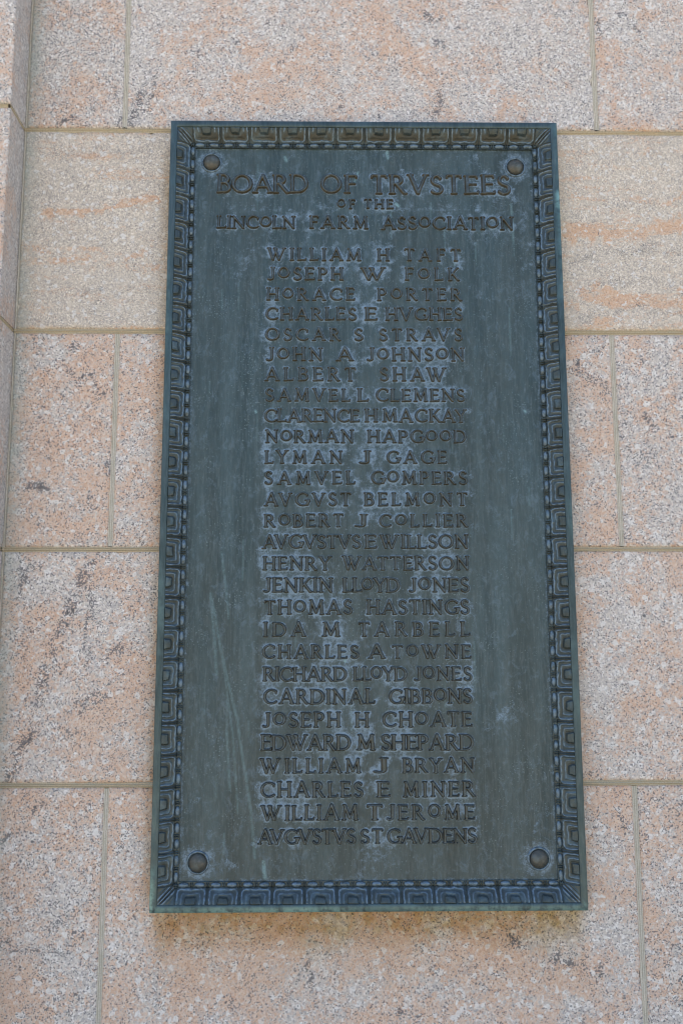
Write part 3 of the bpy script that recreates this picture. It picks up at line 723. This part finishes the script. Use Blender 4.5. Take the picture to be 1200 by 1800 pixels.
# --- panel
BOLTS = [(-.2971, 1.3829), (.2955, 1.3768), (-.2967, .0779), (.2970, .0813)]
def panel():
    st_ = .0019
    xs = np.linspace(-INX-.006, INX+.006, int(2*INX/st_)); zs = np.linspace(INZ-.006, H-INZ+.006, int((H-2*INZ)/st_))
    X, Z = np.meshgrid(xs, zs); nx, nz = len(xs), len(zs)
    D = np.full(X.shape, .05)
    for li, ch, x, z, sx, sz, tl in LET:
        w = GL[ch][0]*sx; m = .022
        i0, i1 = np.searchsorted(xs, [x-w/2-m, x+w/2+m]); j0, j1 = np.searchsorted(zs, [z-m, z+sz+m])
        lx = (X[j0:j1, i0:i1]-x)/sx+GL[ch][0]/2; lz = (Z[j0:j1, i0:i1]-z)/sz
        d = gsdf(ch, lx, lz)*sz
        D[j0:j1, i0:i1] = np.minimum(D[j0:j1, i0:i1], d)
    n1 = fbm(X*55, Z*55, 1); n2 = fbm(X*16, Z*11, 2); n3 = fbm(X*140, Z*110, 3)
    D = D + .004*(n1-.5)
    pat = ss(.0042, .0005, D)*np.clip(.45+1.7*(n1-.34), .30, 1.0) + .70*ss(.020, .002, D)*ss(.42, .62, n2*.5+n1*.5)
    # patina creeping from the border, cloudy top and left
    bd = np.minimum(np.minimum(X+INX, INX-X), np.minimum(Z-INZ, H-INZ-Z))
    pat = np.maximum(pat, .62*ss(.010, 0, bd)*(.3+n1))
    pat = np.maximum(pat, .60*ss(.46, .74, n2*.55+n1*.45)*ss(.90, 1.32, Z))
    pat = np.maximum(pat, .50*ss(.50, .76, n1*.5+n2*.5)*ss(.09, .02, np.abs(bd-.02))*ss(.7, .1, Z))
    for bx, bz in BOLTS:
        r = np.hypot(X-bx, Z-bz); pat = np.maximum(pat, .85*ss(.046, .018, r+.012*(n1-.5))*(.35+.9*n1))
    # a few scattered wipe marks
    for (pts, rad, s) in [([(.22, .31), (.25, .335)], .022, .8), ([(.235, .335), (.26, .325)], .018, .7), ([(.17, 1.16), (.24, 1.10)], .010, .35), ([(-.24, 1.16), (-.22, 1.20)], .035, .5), ([(-.09, 1.295), (-.06, 1.29)], .03, .5), ([(.06, 1.29), (.20, 1.29)], .026, .45), ([(-.27, 1.29), (-.15, 1.285)], .022, .45), ([(-.15, .09), (-.20, .40)], .05, .22)]:
        pat = np.maximum(pat, s*stroke_field(X+.008*(n1-.5), Z+.008*(n3-.5), pts, rad)*(.5+.8*n1))
    cen = ss(-.215, -.19, X)*ss(.196, .186, X)
    brn = .34*cen*ss(.0, .004, D)*(.35+.9*fbm(X*22, Z*6, 14))*ss(1.2, .55, Z)
    brn = np.maximum(brn, .22*ss(.45, .65, fbm(X*14, Z*2.5, 24)))
    brn = np.maximum(brn, .30*ss(-.34, -.24, X)*ss(-.13, -.2, X)*ss(.55, .25, Z)*(.3+.8*fbm(X*14, Z*3, 34)))
    vd = np.zeros_like(X)
    for pts, rad, s in [([(-.283, .545), (-.262, .44), (-.232, .32), (-.205, .16), (-.198, .085)], .0034, .26), ([(-.262, .44), (-.24, .30), (-.228, .16)], .0026, .22), ([(-.25, .30), (-.243, .20)], .003, .28), ([(-.283, .545), (-.275, .46), (-.270, .40)], .0035, .26), ([(-.265, .62), (-.255, .55), (-.250, .50)], .0025, .25),
                        ([(-.183, .078), (-.180, .052)], .0045, .6), ([(.06, 1.30), (.066, 1.295)], .004, .9), ([(.045, 1.408), (.046, 1.395)], .004, .7), ([(-.155, 1.395), (-.152, 1.388)], .0045, .6), ([(.298, .886), (.299, .884)], .0035, .9), ([(-.206, .885), (-.205, .883)], .0032, .9), ([(-.02, 1.342), (-.012, 1.365)], .003, .6), ([(.285, 1.30), (.287, 1.22)], .003, .35), ([(-.04, .424), (-.04, .422)], .0028, 1), ([(.26, 1.262), (.262, 1.262)], .003, .8)]:
        vd = np.maximum(vd, s*ss(0, .6, stroke_field(X+.001*(n3-.5), Z, pts, rad)))
    rnd = np.random.RandomState(5)
    for _ in range(46):       # thin runs left by rain
        x = rnd.uniform(-.31, .31); z = rnd.choice([rnd.uniform(.9, 1.40), rnd.uniform(.1, .9)]); L = rnd.uniform(.02, .10)
        i0, i1 = np.searchsorted(xs, [x-.004, x+.004]); j0, j1 = np.searchsorted(zs, [z-L, z])
        if i1 > i0 and j1 > j0:
            sub = stroke_field(X[j0:j1, i0:i1], Z[j0:j1, i0:i1], [(x, z), (x+rnd.uniform(-.001, .001), z-L)], .0022)*rnd.uniform(.12, .34)
            vd[j0:j1, i0:i1] = np.maximum(vd[j0:j1, i0:i1], sub)
    Y = YP + .0004*(n2-.5) + .00025*(n1-.5)
    V = np.stack([X, Y, Z], -1).reshape(-1, 3)
    return mesh('panel', V, gridfaces(nx, nz), True, {'patina': np.clip(pat, 0, 1), 'brown': np.clip(brn, 0, 1), 'verdigris': vd})
link('panel', panel(), BP, plq)
# --- bolts with washer ring
def revolve(prof, n=40):
    V, F = [], []
    for r, y in prof:
        for k in range(n): a = 2*math.pi*k/n; V.append((r*math.cos(a), y, r*math.sin(a)))
    for i in range(len(prof)-1):
        for k in range(n): F.append((i*n+k, i*n+(k+1) % n, (i+1)*n+(k+1) % n, (i+1)*n+k))
    return np.array(V), np.array(F)
dome = [(.0160, .004)]+[(.0158*math.cos(a), -.0115*math.sin(a)) for a in np.linspace(0, math.pi/2*.985, 12)]
V, F = revolve(dome); DM = mesh('bolt', V, F, True, {'edge': np.zeros(len(V))})
ring = [(.0158, .002), (.0165, -.0018), (.0180, -.0028), (.0196, -.0022), (.0206, .0004), (.0210, .003)]
V, F = revolve(ring); RM = mesh('washer', V, F, True, {'edge': np.full(len(V), .85)})
for i, (x, z) in enumerate(BOLTS):
    o = link('bolt', DM, BO, plq, (x, YP, z)); o.rotation_euler = (0, i*1.3, 0)
    link('washer', RM, BT, o)
print('letters', len(LET), 'single', sum(1 for l in LET if l[0] not in JOIN))
